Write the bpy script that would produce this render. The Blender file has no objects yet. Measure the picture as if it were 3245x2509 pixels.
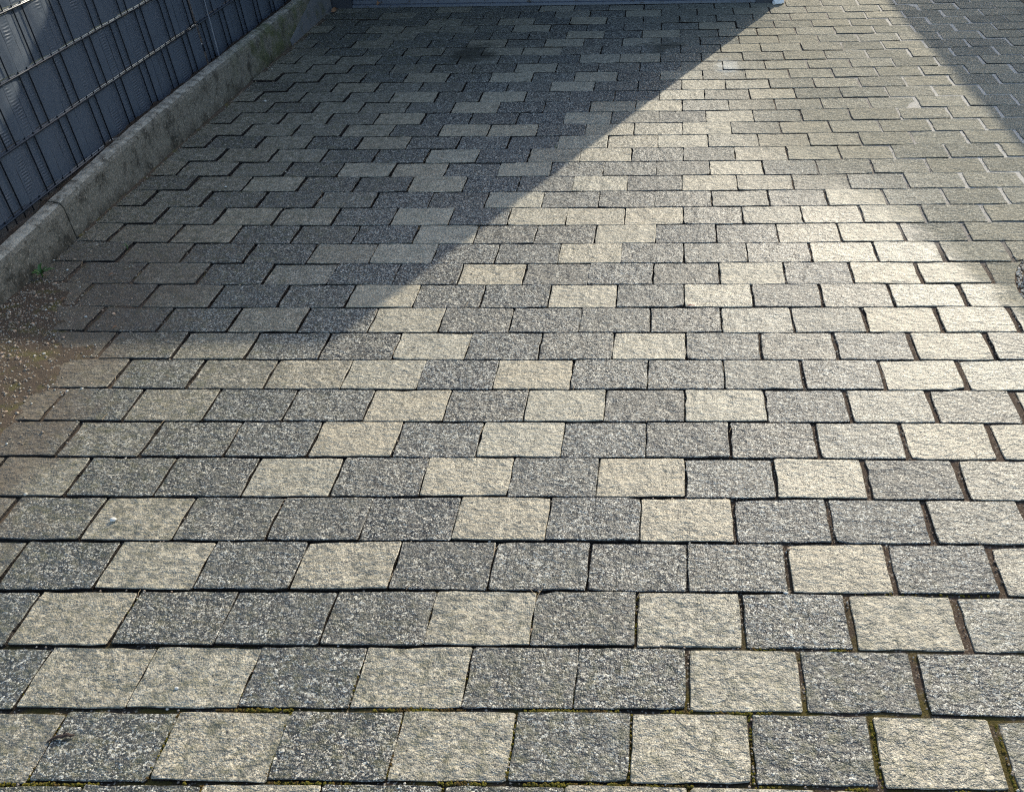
import bpy, bmesh, math, random
from mathutils import Vector, Matrix, noise
import numpy as np
R = math.radians
random.seed(7)
rng = np.random.default_rng(7)
S = bpy.context.scene
C = S.collection

# ---------------------------------------------------------------- camera, sky, sun, exposure
cd = bpy.data.cameras.new('camera')
cam = bpy.data.objects.new('camera', cd)
C.objects.link(cam)
cam.location = (-0.03674, -0.95030, 1.66648)
cam.rotation_euler = (0.922560, 0.020675, 0.029394)
cd.sensor_fit = 'HORIZONTAL'
cd.sensor_width = 36.0
cd.lens = 36.0 * 2900 / 3245
cd.shift_x = -413.0 / 3245
cd.clip_start = 0.05
cd.clip_end = 2000
S.camera = cam

AZ, EL = R(23.9), R(26.8)          # direction of the sun, from +y towards +x
world = bpy.data.worlds.new('World')
S.world = world
world.use_nodes = True
nt = world.node_tree
nt.nodes.clear()
sky = nt.nodes.new('ShaderNodeTexSky')
sky.sky_type = 'NISHITA'
sky.sun_disc = False
sky.sun_elevation = EL
sky.sun_rotation = AZ
sky.air_density = 1.0
sky.dust_density = 1.6
sky.ozone_density = 1.0
bg = nt.nodes.new('ShaderNodeBackground')
bg.inputs['Strength'].default_value = 0.15
wo = nt.nodes.new('ShaderNodeOutputWorld')
nt.links.new(sky.outputs[0], bg.inputs[0])
nt.links.new(bg.outputs[0], wo.inputs[0])

sd = bpy.data.lights.new('sun', 'SUN')
sd.energy = 2.55
sd.angle = R(0.53)
sd.color = (1.0, 0.93, 0.77)
sun = bpy.data.objects.new('sun', sd)
C.objects.link(sun)
to_sun = Vector((math.sin(AZ) * math.cos(EL), math.cos(AZ) * math.cos(EL), math.sin(EL)))
sun.rotation_euler = to_sun.to_track_quat('Z', 'Y').to_euler()
sun.location = (4, 8, 6)

S.view_settings.view_transform = 'Standard'
S.view_settings.look = 'None'
S.view_settings.exposure = 1.22
S.cycles.use_denoising = False      # keep the real grain of the stones
S.cycles.filter_width = 1.15
S.view_settings.gamma = 1.0
S.view_settings.use_curve_mapping = False

# ---------------------------------------------------------------- helpers
class NB:
    """tiny node-graph builder"""
    def __init__(self, name):
        self.m = bpy.data.materials.new(name)
        self.m.use_nodes = True
        self.t = self.m.node_tree
        self.t.nodes.clear()
        self.out = self.t.nodes.new('ShaderNodeOutputMaterial')
        self.bsdf = self.t.nodes.new('ShaderNodeBsdfPrincipled')
        self.t.links.new(self.bsdf.outputs[0], self.out.inputs[0])
        self.pos = self.t.nodes.new('ShaderNodeNewGeometry').outputs['Position']
    def put(self, sock, v):
        if isinstance(v, bpy.types.NodeSocket):
            self.t.links.new(v, sock)
        elif v is not None:
            if hasattr(sock.default_value, '__len__') and isinstance(v, (tuple, list)) and len(v) == 3 and len(sock.default_value) == 4:
                v = (*v, 1)
            sock.default_value = v
    def math(self, op, a, b=None, c=None, clamp=False):
        n = self.t.nodes.new('ShaderNodeMath'); n.operation = op; n.use_clamp = clamp
        self.put(n.inputs[0], a)
        if b is not None: self.put(n.inputs[1], b)
        if c is not None: self.put(n.inputs[2], c)
        return n.outputs[0]
    def noise(self, scale, detail=2, rough=.5, vec=None, dist=0, lac=2):
        n = self.t.nodes.new('ShaderNodeTexNoise')
        self.put(n.inputs['Vector'], vec or self.pos)
        n.inputs['Scale'].default_value = scale; n.inputs['Detail'].default_value = detail
        n.inputs['Roughness'].default_value = rough; n.inputs['Distortion'].default_value = dist
        return n.outputs['Fac']
    def vor(self, scale, feature='F1', vec=None, out='Distance'):
        n = self.t.nodes.new('ShaderNodeTexVoronoi'); n.feature = feature
        self.put(n.inputs['Vector'], vec or self.pos)
        n.inputs['Scale'].default_value = scale
        return n.outputs[out]
    def ramp(self, v, a, b, lo=0., hi=1., smooth=True):
        n = self.t.nodes.new('ShaderNodeMapRange')
        n.interpolation_type = 'SMOOTHSTEP' if smooth else 'LINEAR'
        self.put(n.inputs[0], v)
        for i, x in zip((1, 2, 3, 4), (a, b, lo, hi)): self.put(n.inputs[i], x)
        return n.outputs[0]
    def mix(self, f, a, b, mode='MIX'):
        n = self.t.nodes.new('ShaderNodeMix'); n.data_type = 'RGBA'; n.blend_type = mode
        self.put(n.inputs[0], f); self.put(n.inputs[6], a); self.put(n.inputs[7], b)
        return n.outputs[2]
    def xyz(self, v=None):
        n = self.t.nodes.new('ShaderNodeSeparateXYZ'); self.put(n.inputs[0], v or self.pos)
        return n.outputs
    def rgb(self, v):
        n = self.t.nodes.new('ShaderNodeSeparateColor'); self.put(n.inputs[0], v)
        return n.outputs
    def bump(self, h, strength=1., dist=.001, normal=None):
        n = self.t.nodes.new('ShaderNodeBump')
        n.inputs['Strength'].default_value = strength; n.inputs['Distance'].default_value = dist
        self.put(n.inputs['Height'], h)
        if normal is not None: self.put(n.inputs['Normal'], normal)
        return n.outputs[0]
    def scaled(self, s):
        n = self.t.nodes.new('ShaderNodeMapping'); self.put(n.inputs[0], self.pos); n.inputs['Scale'].default_value = s
        return n.outputs[0]
    def fin(self, col, rough=.8, normal=None, spec=None, metal=None):
        b = self.bsdf.inputs
        self.put(b['Base Color'], col); self.put(b['Roughness'], rough)
        if normal is not None: self.put(b['Normal'], normal)
        if spec is not None: self.put(b['Specular IOR Level'], spec)
        if metal is not None: self.put(b['Metallic'], metal)
        return self.m

def mesh_obj(name, verts, faces, mat, parent=None, smooth=False, loc=None):
    me = bpy.data.meshes.new(name)
    me.from_pydata([tuple(v) for v in verts], [], faces)
    me.materials.append(mat)
    if smooth: me.polygons.foreach_set('use_smooth', [True] * len(me.polygons))
    me.update()
    o = bpy.data.objects.new(name, me)
    C.objects.link(o)
    if parent is not None: o.parent = parent
    if loc is not None: o.location = loc
    return o

def tag(o, label=None, cat=None, group=None, kind=None):
    if label: o['label'] = label
    if cat: o['category'] = cat
    if group: o['group'] = group
    if kind: o['kind'] = kind
    return o

def empty(name, loc=(0, 0, 0), rz=0):
    o = bpy.data.objects.new(name, None); C.objects.link(o)
    o.location = loc; o.rotation_euler = (0, 0, rz); o.empty_display_size = .1
    return o

class MB:
    def __init__(self): self.v = []; self.f = []
    def add(self, vs, fs):
        n = len(self.v); self.v += [tuple(x) for x in vs]; self.f += [tuple(i + n for i in f) for f in fs]
    def box(self, x0, x1, y0, y1, z0, z1, bev=0.):
        if bev <= 0:
            self.add([(x, y, z) for z in (z0, z1) for y in (y0, y1) for x in (x0, x1)],
                     [(0, 2, 3, 1), (4, 5, 7, 6), (0, 1, 5, 4), (2, 6, 7, 3), (0, 4, 6, 2), (1, 3, 7, 5)])
        else:
            bm = bmesh.new(); bmesh.ops.create_cube(bm, size=1)
            for v in bm.verts:
                v.co = Vector(((x0 + x1) / 2 + v.co.x * (x1 - x0), (y0 + y1) / 2 + v.co.y * (y1 - y0), (z0 + z1) / 2 + v.co.z * (z1 - z0)))
            bmesh.ops.bevel(bm, geom=bm.edges[:], offset=bev, segments=2, affect='EDGES')
            bm.verts.index_update()
            self.add([v.co[:] for v in bm.verts], [[v.index for v in f.verts] for f in bm.faces]); bm.free()
    def tube(self, pts, r, n=8, caps=True):
        pts = [Vector(p) for p in pts]; rings = []
        for i, p in enumerate(pts):
            d = (pts[min(i + 1, len(pts) - 1)] - pts[max(i - 1, 0)]).normalized()
            a = d.cross(Vector((0, 0, 1)) if abs(d.z) < .9 else Vector((1, 0, 0))).normalized(); b = d.cross(a)
            rr = r[i] if isinstance(r, (list, tuple)) else r
            rings.append([p + (a * math.cos(t) + b * math.sin(t)) * rr for t in [2 * math.pi * k / n for k in range(n)]])
        vs = [v for g in rings for v in g]; fs = []
        for i in range(len(pts) - 1):
            for k in range(n):
                fs.append((i * n + k, i * n + (k + 1) % n, (i + 1) * n + (k + 1) % n, (i + 1) * n + k))
        if caps: fs.append(tuple(range(n))[::-1]); fs.append(tuple((len(pts) - 1) * n + k for k in range(n)))
        self.add(vs, fs)
    def lathe(self, prof, c, n=64):
        vs = [(c[0] + r * math.cos(2 * math.pi * k / n), c[1] + r * math.sin(2 * math.pi * k / n), c[2] + z) for r, z in prof for k in range(n)]
        fs = [(i * n + k, i * n + (k + 1) % n, (i + 1) * n + (k + 1) % n, (i + 1) * n + k) for i in range(len(prof) - 1) for k in range(n)]
        self.add(vs, fs)
    def build(self, name, mat, parent=None, smooth=False, loc=None):
        return mesh_obj(name, self.v, self.f, mat, parent, smooth, loc)

def sstep(a, b, x):
    t = min(1, max(0, (x - a) / (b - a))); return t * t * (3 - 2 * t)
def nz(x, y, s, o=0.): return noise.noise(Vector((x * s, y * s, o)))

# ---------------------------------------------------------------- materials
HOLE = (1.535, 1.85)

def stone_material(name, use_attr):
    g = NB(name)
    if use_attr:
        n = g.t.nodes.new('ShaderNodeAttribute'); n.attribute_name = 'tone'; c = n.outputs['Color']
    else:
        n = g.t.nodes.new('ShaderNodeObjectInfo'); c = n.outputs['Color']
    tone, warm, rnd = g.rgb(c)[0], g.rgb(c)[1], g.rgb(c)[2]
    X, Y, Z = g.xyz()[0], g.xyz()[1], g.xyz()[2]
    # grains; how much they show varies from stone to stone and in worn patches
    cell = g.rgb(g.vor(250, out='Color'))
    cell2 = g.rgb(g.vor(440, out='Color'))
    d1 = g.vor(250)
    gr = g.math('ADD', g.math('MULTIPLY', cell[0], .64), g.math('MULTIPLY', cell2[1], .36))
    patch = g.noise(26, 4, .62)
    patch2 = g.noise(7, 3, .6)
    worn = g.ramp(g.math('ADD', g.noise(19, 3, .6), g.math('MULTIPLY', rnd, .16)), .52, .70)
    gr = g.math('ADD', gr, g.math('MULTIPLY', g.math('SUBTRACT', patch, .5), .22))
    lightgrain = g.math('MULTIPLY', g.ramp(gr, .57, .72), g.ramp(worn, 0, 1, 1, .66))
    darkgrain = g.math('MULTIPLY', g.ramp(gr, .46, .33), g.ramp(worn, 0, 1, 1, .6))
    # dark stone: black binder with pale chippings
    dk = g.mix(g.ramp(patch, .3, .7), (.016, .0165, .016), (.044, .043, .037))
    dk = g.mix(worn, dk, (.048, .047, .042))
    dk = g.mix(lightgrain, dk, g.mix(cell[2], (.24, .235, .205), (.58, .55, .46)))
    dk = g.mix(g.math('MULTIPLY', darkgrain, .9), dk, (.004, .004, .004))
    # light stone: sandy grey binder with small darker specks
    lt = g.mix(g.ramp(patch, .28, .72), (.255, .226, .163), (.370, .328, .240))
    lt = g.mix(g.math('MULTIPLY', lightgrain, .6), lt, (.56, .50, .375))
    lt = g.mix(g.math('MULTIPLY', darkgrain, .66), lt, (.070, .064, .049))
    col = g.mix(tone, dk, lt)
    warmc = g.mix(warm, (.98, 1.0, 1.0), (1.04, 1.0, .93))
    col = g.mix(1., col, warmc, 'MULTIPLY')
    # weathered smudges; strong on the nearest rows and towards the kerb, weak on the driven middle
    zone = g.math('MAXIMUM', g.ramp(g.math('ADD', Y, g.math('MULTIPLY', X, .25)), .95, .35), g.math('MULTIPLY', g.ramp(X, -.9, -1.6), .6))
    sm = g.math('MULTIPLY', g.ramp(g.noise(38, 6, .72), .44, .66), g.ramp(zone, 0, 1, .10, .72))
    col = g.mix(sm, col, (.054, .053, .041))
    sm2 = g.math('MULTIPLY', g.ramp(g.noise(15, 4, .6), .52, .66), g.ramp(zone, 0, 1, .12, .42))
    col = g.mix(sm2, col, (.092, .089, .068))
    # pores
    pv = g.vor(58)
    pr = g.math('MULTIPLY', g.ramp(pv, .20, .12), g.ramp(g.noise(31, 1), .47, .56))
    col = g.mix(g.math('MULTIPLY', pr, .92), col, (.012, .011, .010))
    # algae: yellow green film, strongest towards the kerb, the garage door and the lowest rows
    left = g.ramp(g.math('ADD', X, g.math('MULTIPLY', g.math('SUBTRACT', patch2, .5), 1.6)), -.7, -2.1)
    low = g.math('MULTIPLY', g.ramp(Y, .75, .1), .75)
    back = g.math('MULTIPLY', g.ramp(Y, 3.3, 4.6), g.ramp(X, -.3, -1.6))
    al = g.math('MAXIMUM', g.math('MAXIMUM', left, low), g.math('MULTIPLY', back, .9))
    alg = g.math('MULTIPLY', al, g.ramp(g.noise(30, 5, .7), .44, .66))
    col = g.mix(g.math('MULTIPLY', alg, .62), col, (.078, .074, .022))
    film = g.math('MULTIPLY', g.math('MAXIMUM', left, g.math('MULTIPLY', back, .7)), .24)
    col = g.mix(film, col, (.074, .074, .050))
    # two mossy stains on the far stones
    for sx, sy, sr in ((-1.27, 4.66, .22), (-.12, 4.76, .16)):
        dd = g.math('SQRT', g.math('ADD', g.math('POWER', g.math('SUBTRACT', X, sx), 2), g.math('POWER', g.math('MULTIPLY', g.math('SUBTRACT', Y, sy), .9), 2)))
        dd = g.math('ADD', dd, g.math('MULTIPLY', g.math('SUBTRACT', g.noise(9, 4, .7), .5), .5))
        col = g.mix(g.ramp(dd, sr, sr * .25, 0, .8), col, (.020, .020, .010))
    # pale cement splash in the sunny part
    cs = g.math('SQRT', g.math('ADD', g.math('POWER', g.math('SUBTRACT', X, .26), 2), g.math('POWER', g.math('MULTIPLY', g.math('SUBTRACT', Y, 4.36), .55), 2)))
    cs = g.math('ADD', cs, g.math('MULTIPLY', g.math('SUBTRACT', g.noise(22, 5, .75), .5), .20))
    col = g.mix(g.ramp(cs, .09, .02, 0, .6), col, (.55, .56, .52))
    # brown washed-in soil by the kerb
    dl = g.math('ADD', X, g.math('MULTIPLY', g.math('SUBTRACT', g.noise(5, 5, .65), .5), 1.1))
    dirt = g.math('MULTIPLY', g.ramp(dl, -1.58, -2.02), g.math('MULTIPLY', g.ramp(Y, 2.7, 1.7), g.ramp(Y, .3, .8, .35, 1)))
    col = g.mix(g.math('MULTIPLY', dirt, .75), col, g.mix(g.noise(70, 5, .7), (.026, .020, .013), (.150, .112, .074)))
    # beyond a slanting line on the right the stones turn rougher and evenly olive
    wl = g.math('ADD', g.math('ADD', X, g.math('MULTIPLY', Y, .37)), g.math('MULTIPLY', g.math('SUBTRACT', g.noise(7, 5, .65), .5), .30))
    dull = g.mix(g.ramp(Y, 2.1, 2.7), g.ramp(wl, 1.70, 1.86), g.ramp(wl, 1.20, 2.40))
    fadeY = g.math('ADD', Y, g.math('MULTIPLY', g.math('SUBTRACT', g.noise(7, 5, .65), .5), .35))
    dull = g.math('MAXIMUM', dull, g.math('MULTIPLY', g.ramp(fadeY, 2.30, 3.30), g.ramp(X, -.2, .9)))
    nearhole = g.math('SQRT', g.math('ADD', g.math('POWER', g.math('SUBTRACT', X, HOLE[0]), 2), g.math('POWER', g.math('SUBTRACT', Y, HOLE[1]), 2)))
    nearhole = g.math('ADD', nearhole, g.math('MULTIPLY', g.math('SUBTRACT', g.noise(9, 4, .6), .5), .2))
    dull = g.math('MAXIMUM', dull, g.ramp(nearhole, .47, .40))
    col = g.mix(g.math('MULTIPLY', dull, .50), col, g.mix(lightgrain, (.200, .190, .142), (.33, .31, .235)))
    # joint shade painted into the colour of the flanks, as a soil-dark brown
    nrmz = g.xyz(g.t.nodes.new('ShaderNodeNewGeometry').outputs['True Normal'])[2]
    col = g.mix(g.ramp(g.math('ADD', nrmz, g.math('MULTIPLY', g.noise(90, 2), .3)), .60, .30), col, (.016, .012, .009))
    # relief
    h = g.math('ADD', g.math('MULTIPLY', g.math('SUBTRACT', 1., d1), .55), g.math('MULTIPLY', g.noise(520, 1), .5))
    n1 = g.bump(h, 1., .0024)
    n2 = g.bump(g.noise(46, 3, .55, vec=g.scaled((1, 1.5, 1))), .85, .0085, n1)
    n3 = g.bump(g.noise(13, 3), .7, .016, n2)
    rough = g.math('ADD', g.math('MULTIPLY', dull, .40), g.math('ADD', .34, g.math('ADD', g.math('MULTIPLY', rnd, .10), g.math('MULTIPLY', g.noise(40, 4, .7), .22))))
    rough = g.math('MINIMUM', g.math('ADD', rough, g.math('MULTIPLY', g.math('MAXIMUM', film, dirt), .4)), 1)
    spec = g.ramp(dull, 0, 1, .50, .18)
    return g.fin(col, rough, n3, spec)

M = {}
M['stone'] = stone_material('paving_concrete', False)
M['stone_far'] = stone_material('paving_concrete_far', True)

g = NB('joint_sand')
X, Y = g.xyz()[0], g.xyz()[1]
base = g.mix(g.noise(140, 3, .7), (.008, .006, .004), (.050, .036, .024))
grit = g.ramp(g.rgb(g.vor(260, out='Color'))[0], .86, .93)
base = g.mix(g.math('MULTIPLY', grit, .8), base, (.34, .29, .22))
mossm = g.math('MULTIPLY', g.ramp(Y, .62, .12), g.ramp(g.noise(9, 3, .6), .42, .58))
base = g.mix(g.math('MULTIPLY', g.ramp(X, -.2, .7), .6), base, g.mix(g.noise(170, 3, .7), (.022, .014, .010), (.15, .10, .065)))
base = g.mix(mossm, base, g.mix(g.noise(200, 2), (.014, .011, .003), (.105, .080, .016)))
rt = g.math('MULTIPLY', g.ramp(g.math('ADD', X, g.math('MULTIPLY', g.noise(6, 4), 1.2)), 1.0, 2.0), g.ramp(Y, 1.9, 2.6))
base = g.mix(g.math('MULTIPLY', rt, .85), base, g.mix(g.noise(90, 2), (.34, .31, .25), (.66, .62, .54)))
M['sand'] = g.fin(base, .95, g.bump(g.noise(260, 2), 1, .003), .2)

g = NB('soil')
b = g.mix(g.noise(60, 5, .7), (.014, .010, .007), (.085, .060, .040))
M['soil'] = g.fin(b, .95, g.bump(g.noise(120, 4, .7), 1, .01), .2)

g = NB('washed_soil')
b = g.mix(g.noise(90, 5, .7), (.020, .014, .009), (.135, .098, .065))
b = g.mix(g.ramp(g.noise(14, 4, .6), .5, .7), b, (.085, .075, .025))
M['washed'] = g.fin(b, .93, g.bump(g.noise(260, 4, .75), 1, .004), .25)

g = NB('ground_mix')
b = g.mix(g.noise(.8, 6, .65), (.045, .055, .022), (.10, .085, .055))
M['ground'] = g.fin(b, .95, g.bump(g.noise(20, 5), 1, .03), .2)

g = NB('asphalt')
b = g.mix(g.vor(180), (.030, .030, .032), (.085, .083, .080))
M['asphalt'] = g.fin(b, .85, g.bump(g.vor(180), .8, .003), .3)

# old kerb concrete
g = NB('kerb_concrete')
X, Y, Z = g.xyz()[0], g.xyz()[1], g.xyz()[2]
gn = g.noise(180, 3, .7)
b = g.mix(g.ramp(gn, .3, .7), (.105, .097, .076), (.225, .205, .160))
b = g.mix(g.ramp(g.noise(11, 6, .7), .48, .68), b, (.050, .046, .034))
b = g.mix(g.ramp(g.noise(34, 6, .75), .54, .70), b, (.030, .027, .019))
agg = g.ramp(g.rgb(g.vor(150, out='Color'))[0], .90, .95)
b = g.mix(g.math('MULTIPLY', agg, .55), b, (.34, .30, .24))
topm = g.ramp(g.xyz(g.t.nodes.new('ShaderNodeNewGeometry').outputs['Normal'])[2], .5, .9)
b = g.mix(g.math('MULTIPLY', topm, g.ramp(g.noise(26, 5, .7), .36, .64)), b, (.36, .335, .27))
mo = g.math('MULTIPLY', g.ramp(g.math('ABSOLUTE', g.math('SUBTRACT', Y, 4.75)), 1.0, .1), g.ramp(g.noise(7, 5, .65), .40, .62))
b = g.mix(g.math('MULTIPLY', mo, .75), b, (.070, .082, .026))
foot = g.math('MULTIPLY', g.ramp(Z, .07, .0), g.ramp(g.noise(13, 4), .35, .6))
b = g.mix(g.math('MULTIPLY', foot, .6), b, (.040, .032, .020))
nrm = g.bump(gn, .9, .0025)
nrm = g.bump(g.noise(22, 4, .6), .8, .008, nrm)
M['kerb'] = g.fin(b, .9, nrm, .25)

g = NB('grey_mortar')
b = g.mix(g.noise(30, 5, .65), (.105, .105, .105), (.17, .17, .168))
b = g.mix(g.ramp(g.noise(5, 4, .6), .5, .7), b, (.09, .092, .062))
M['mortar'] = g.fin(b, .9, g.bump(g.noise(160, 3), .7, .0015), .25)

# fence
g = NB('anthracite_coating')
M['wire'] = g.fin(g.mix(g.noise(40, 3), (.010, .013, .018), (.018, .023, .031)), g.ramp(g.noise(25, 3), .3, .7, .30, .40), None, .42)
g = NB('privacy_strip_plastic')
X, Y, Z = g.xyz()[0], g.xyz()[1], g.xyz()[2]
b = g.mix(g.noise(9, 4, .6), (.060, .074, .092), (.082, .098, .118))
b = g.mix(g.ramp(g.noise(70, 4, .8), .62, .8), b, (.105, .118, .130))
wv = g.t.nodes.new('ShaderNodeTexWave'); wv.wave_type = 'BANDS'; wv.bands_direction = 'Z'; wv.wave_profile = 'SIN'
g.put(wv.inputs['Vector'], g.pos); wv.inputs['Scale'].default_value = 27; wv.inputs['Distortion'].default_value = 2.2
wv.inputs['Detail'].default_value = 2; wv.inputs['Detail Scale'].default_value = 1.3
mk = g.math('MULTIPLY', g.ramp(g.noise(8, 2), .47, .66), g.ramp(g.math('ABSOLUTE', g.math('SUBTRACT', g.math('FRACT', g.math('DIVIDE', g.math('SUBTRACT', Y, 2.555), .1172)), .5)), .2, .42))
hw = g.math('MULTIPLY', wv.outputs['Fac'], mk)
vw = g.t.nodes.new('ShaderNodeTexWave'); vw.wave_type = 'BANDS'; vw.bands_direction = 'Y'; g.put(vw.inputs['Vector'], g.pos)
vw.inputs['Scale'].default_value = 5.36; vw.inputs['Distortion'].default_value = .3
nrm = g.bump(hw, .8, .0022)
nrm = g.bump(vw.outputs['Fac'], .25, .0006, nrm)
nrm = g.bump(g.noise(13, 3), .3, .003, nrm)
M['strip'] = g.fin(b, g.ramp(g.noise(30, 4), .3, .7, .34, .5), nrm, .5)
g = NB('pale_metal_edge')
M['pale'] = g.fin(g.mix(g.noise(50, 3), (.20, .22, .25), (.32, .34, .37)), .5, None, .5, .3)

# garage and house
g = NB('white_plaster')
b = g.mix(g.noise(3, 5, .6), (.55, .55, .53), (.70, .69, .66))
b = g.mix(g.math('MULTIPLY', g.ramp(g.xyz()[2], .25, .02), g.noise(8, 4)), b, (.28, .26, .22))
M['plaster'] = g.fin(b, .9, g.bump(g.noise(230, 3), 1, .002), .25)
g = NB('dark_door_steel')
M['door'] = g.fin(g.mix(g.noise(5, 3), (.030, .034, .042), (.045, .050, .060)), .45, g.bump(g.noise(400, 2), .3, .0003), .5)
g = NB('sill_aluminium')
b = g.mix(g.noise(14, 4, .6), (.12, .14, .17), (.20, .22, .26))
b = g.mix(g.ramp(g.noise(30, 5, .7), .55, .7), b, (.07, .06, .05))
M['sill'] = g.fin(b, .45, g.bump(g.noise(90, 3), .3, .0006), .5, .55)
g = NB('rubber')
M['rubber'] = g.fin((.012, .012, .013), .7, g.bump(g.noise(90, 3), .4, .001), .3)
g = NB('roof_felt')
M['roof'] = g.fin(g.mix(g.noise(40, 4), (.05, .05, .05), (.09, .09, .09)), .9, g.bump(g.noise(200, 2), .8, .002), .2)
g = NB('roof_tiles')
M['tiles'] = g.fin(g.mix(g.noise(4, 4), (.10, .045, .03), (.18, .08, .05)), .8, g.bump(g.noise(30, 3), .6, .005), .3)
g = NB('window_glass')
M['glass'] = g.fin((.02, .025, .03), .05, None, .8)
g = NB('white_frame')
M['white'] = g.fin(g.mix(g.noise(20, 3), (.70, .70, .68), (.78, .78, .76)), .45, g.bump(g.noise(120, 2), .2, .0005), .5)
g = NB('cover_concrete')
b = g.mix(g.noise(120, 4, .7), (.40, .39, .36), (.58, .57, .53))
M['cover'] = g.fin(b, .8, g.bump(g.noise(300, 3), .8, .0015), .3)
g = NB('galvanised_rim')
b = g.mix(g.vor(60, out='Color'), (.55, .56, .56), (.66, .66, .66))
M['rim'] = g.fin(g.mix(.8, b, (.62, .62, .61)), .38, g.bump(g.noise(40, 3), .3, .001), .5, .55)

# small stuff
g = NB('grit')
n = g.t.nodes.new('ShaderNodeAttribute'); n.attribute_name = 'tint'
b = g.mix(.75, (.30, .26, .20), n.outputs['Color'])
M['grit'] = g.fin(b, .65, g.bump(g.noise(700, 2), .5, .0005), .4)
g = NB('moss')
b = g.mix(g.noise(260, 3, .7), (.020, .019, .004), (.20, .165, .025))
b = g.mix(g.ramp(g.noise(21, 3), .45, .6), b, (.075, .048, .016))
M['moss'] = g.fin(b, .95, g.bump(g.noise(900, 2), 1, .0015), .1)
g = NB('pebble_quartz')
M['quartz'] = g.fin(g.mix(g.noise(120, 3), (.30, .29, .25), (.60, .58, .52)), .5, g.bump(g.noise(300, 2), .5, .0006), .5)
g = NB('pebble_brown')
M['brownstone'] = g.fin(g.mix(g.noise(150, 3), (.24, .16, .10), (.42, .30, .20)), .6, g.bump(g.noise(300, 2), .5, .0006), .4)
g = NB('weed_leaf')
M['leaf'] = g.fin(g.mix(g.noise(90, 3), (.035, .085, .020), (.075, .145, .038)), .55, g.bump(g.noise(200, 2), .4, .0008), .4)
g = NB('dry_leaf')
M['dry'] = g.fin(g.mix(g.noise(110, 4), (.11, .055, .028), (.27, .15, .08)), .8, g.bump(g.noise(160, 3), .8, .0012), .25)
g = NB('dark_twig')
M['twig'] = g.fin(g.mix(g.noise(150, 4), (.018, .012, .010), (.06, .038, .028)), .8, g.bump(g.noise(300, 3), 1, .001), .25)
g = NB('straw')
M['straw'] = g.fin(g.mix(g.noise(150, 2), (.28, .20, .11), (.42, .32, .19)), .7, None, .3)
g = NB('red_plastic')
M['red'] = g.fin((.55, .05, .035), .4, None, .5)

# ---------------------------------------------------------------- ground and bedding
def grid(name, x0, x1, y0, y1, nx, ny, fz, mat, smooth=True):
    xs = np.linspace(x0, x1, nx + 1); ys = np.linspace(y0, y1, ny + 1)
    v = [(x, y, fz(x, y)) for y in ys for x in xs]
    f = [(j * (nx + 1) + i, j * (nx + 1) + i + 1, (j + 1) * (nx + 1) + i + 1, (j + 1) * (nx + 1) + i) for j in range(ny) for i in range(nx)]
    return mesh_obj(name, v, f, mat, None, smooth)

tag(mesh_obj('ground', [(-600, -600, -.14), (600, -600, -.14), (600, 600, -.14), (-600, 600, -.14)], [(0, 1, 2, 3)], M['ground']), kind='structure')

def sand_z(x, y):
    right = sstep(.35, 1.2, x + .3 * nz(x, y, 2.5, 7)) * sstep(1.9, 2.7, y)
    low = sstep(.6, .15, y)
    z = -.0150 + .0180 * right + .0070 * low + .0125 * sstep(-.3, .6, x) * (1 - right) * (.75 + .5 * nz(x, y, 9, 5)) + .0030 * nz(x, y, 22) + .0015 * nz(x, y, 70, 3)
    return z if z < -.0065 else -.0065 + .0025 * math.tanh((z + .0065) / .006)
tag(grid('sand_bed', -2.46, 2.42, -1.6, 9.0, 240, 420, sand_z, M['sand']), kind='structure')
tag(mesh_obj('road', [(-8, 9.0, -.02), (30, 9.0, -.02), (30, 15, -.02), (-8, 15, -.02)], [(0, 1, 2, 3)], M['asphalt']), kind='structure')

# ---------------------------------------------------------------- paving stones
CU = [-0.0026, 0.00077, -0.00372, -0.00058, -0.00698, -0.02502, -0.00572, 0.04182, -0.00409, 0.03711, -0.0826, 0.08816, 0.13364, -0.07496, 0.0303]
CV = [-0.01624, -0.04077, 0.03721, 0.04609, -0.02492, 0.00506, 0.02837, 0.0172, -0.00543, 0.02547, 0.08602, -0.05963, -0.00359, 0.00425, 0.03021]
ROWOFF = {0: 0.0026, 1: -0.0017, 2: 0.0014, 3: -0.0019, 4: -0.0006, 5: -0.004, 6: 0.0035, 7: -0.0037, 8: 0.0002, 9: 0.0025, 10: 0.0015, 11: -0.003, 12: 0.0051, 13: -0.0022, 14: 0.0065, 15: -0.0016, 16: -0.0013, 17: -0.005}
def wav(c, x, y):
    """slow wander of the courses, as laid"""
    x = max(-2.4, min(1.9, x)) / 2.5; y = (max(0., min(5.6, y)) - 2.5) / 3
    s = 0; k = 0
    for i in range(5):
        for j in range(5 - i):
            s += c[k] * x ** i * y ** j; k += 1
    return s
PU, PV = .24, .16
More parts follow.
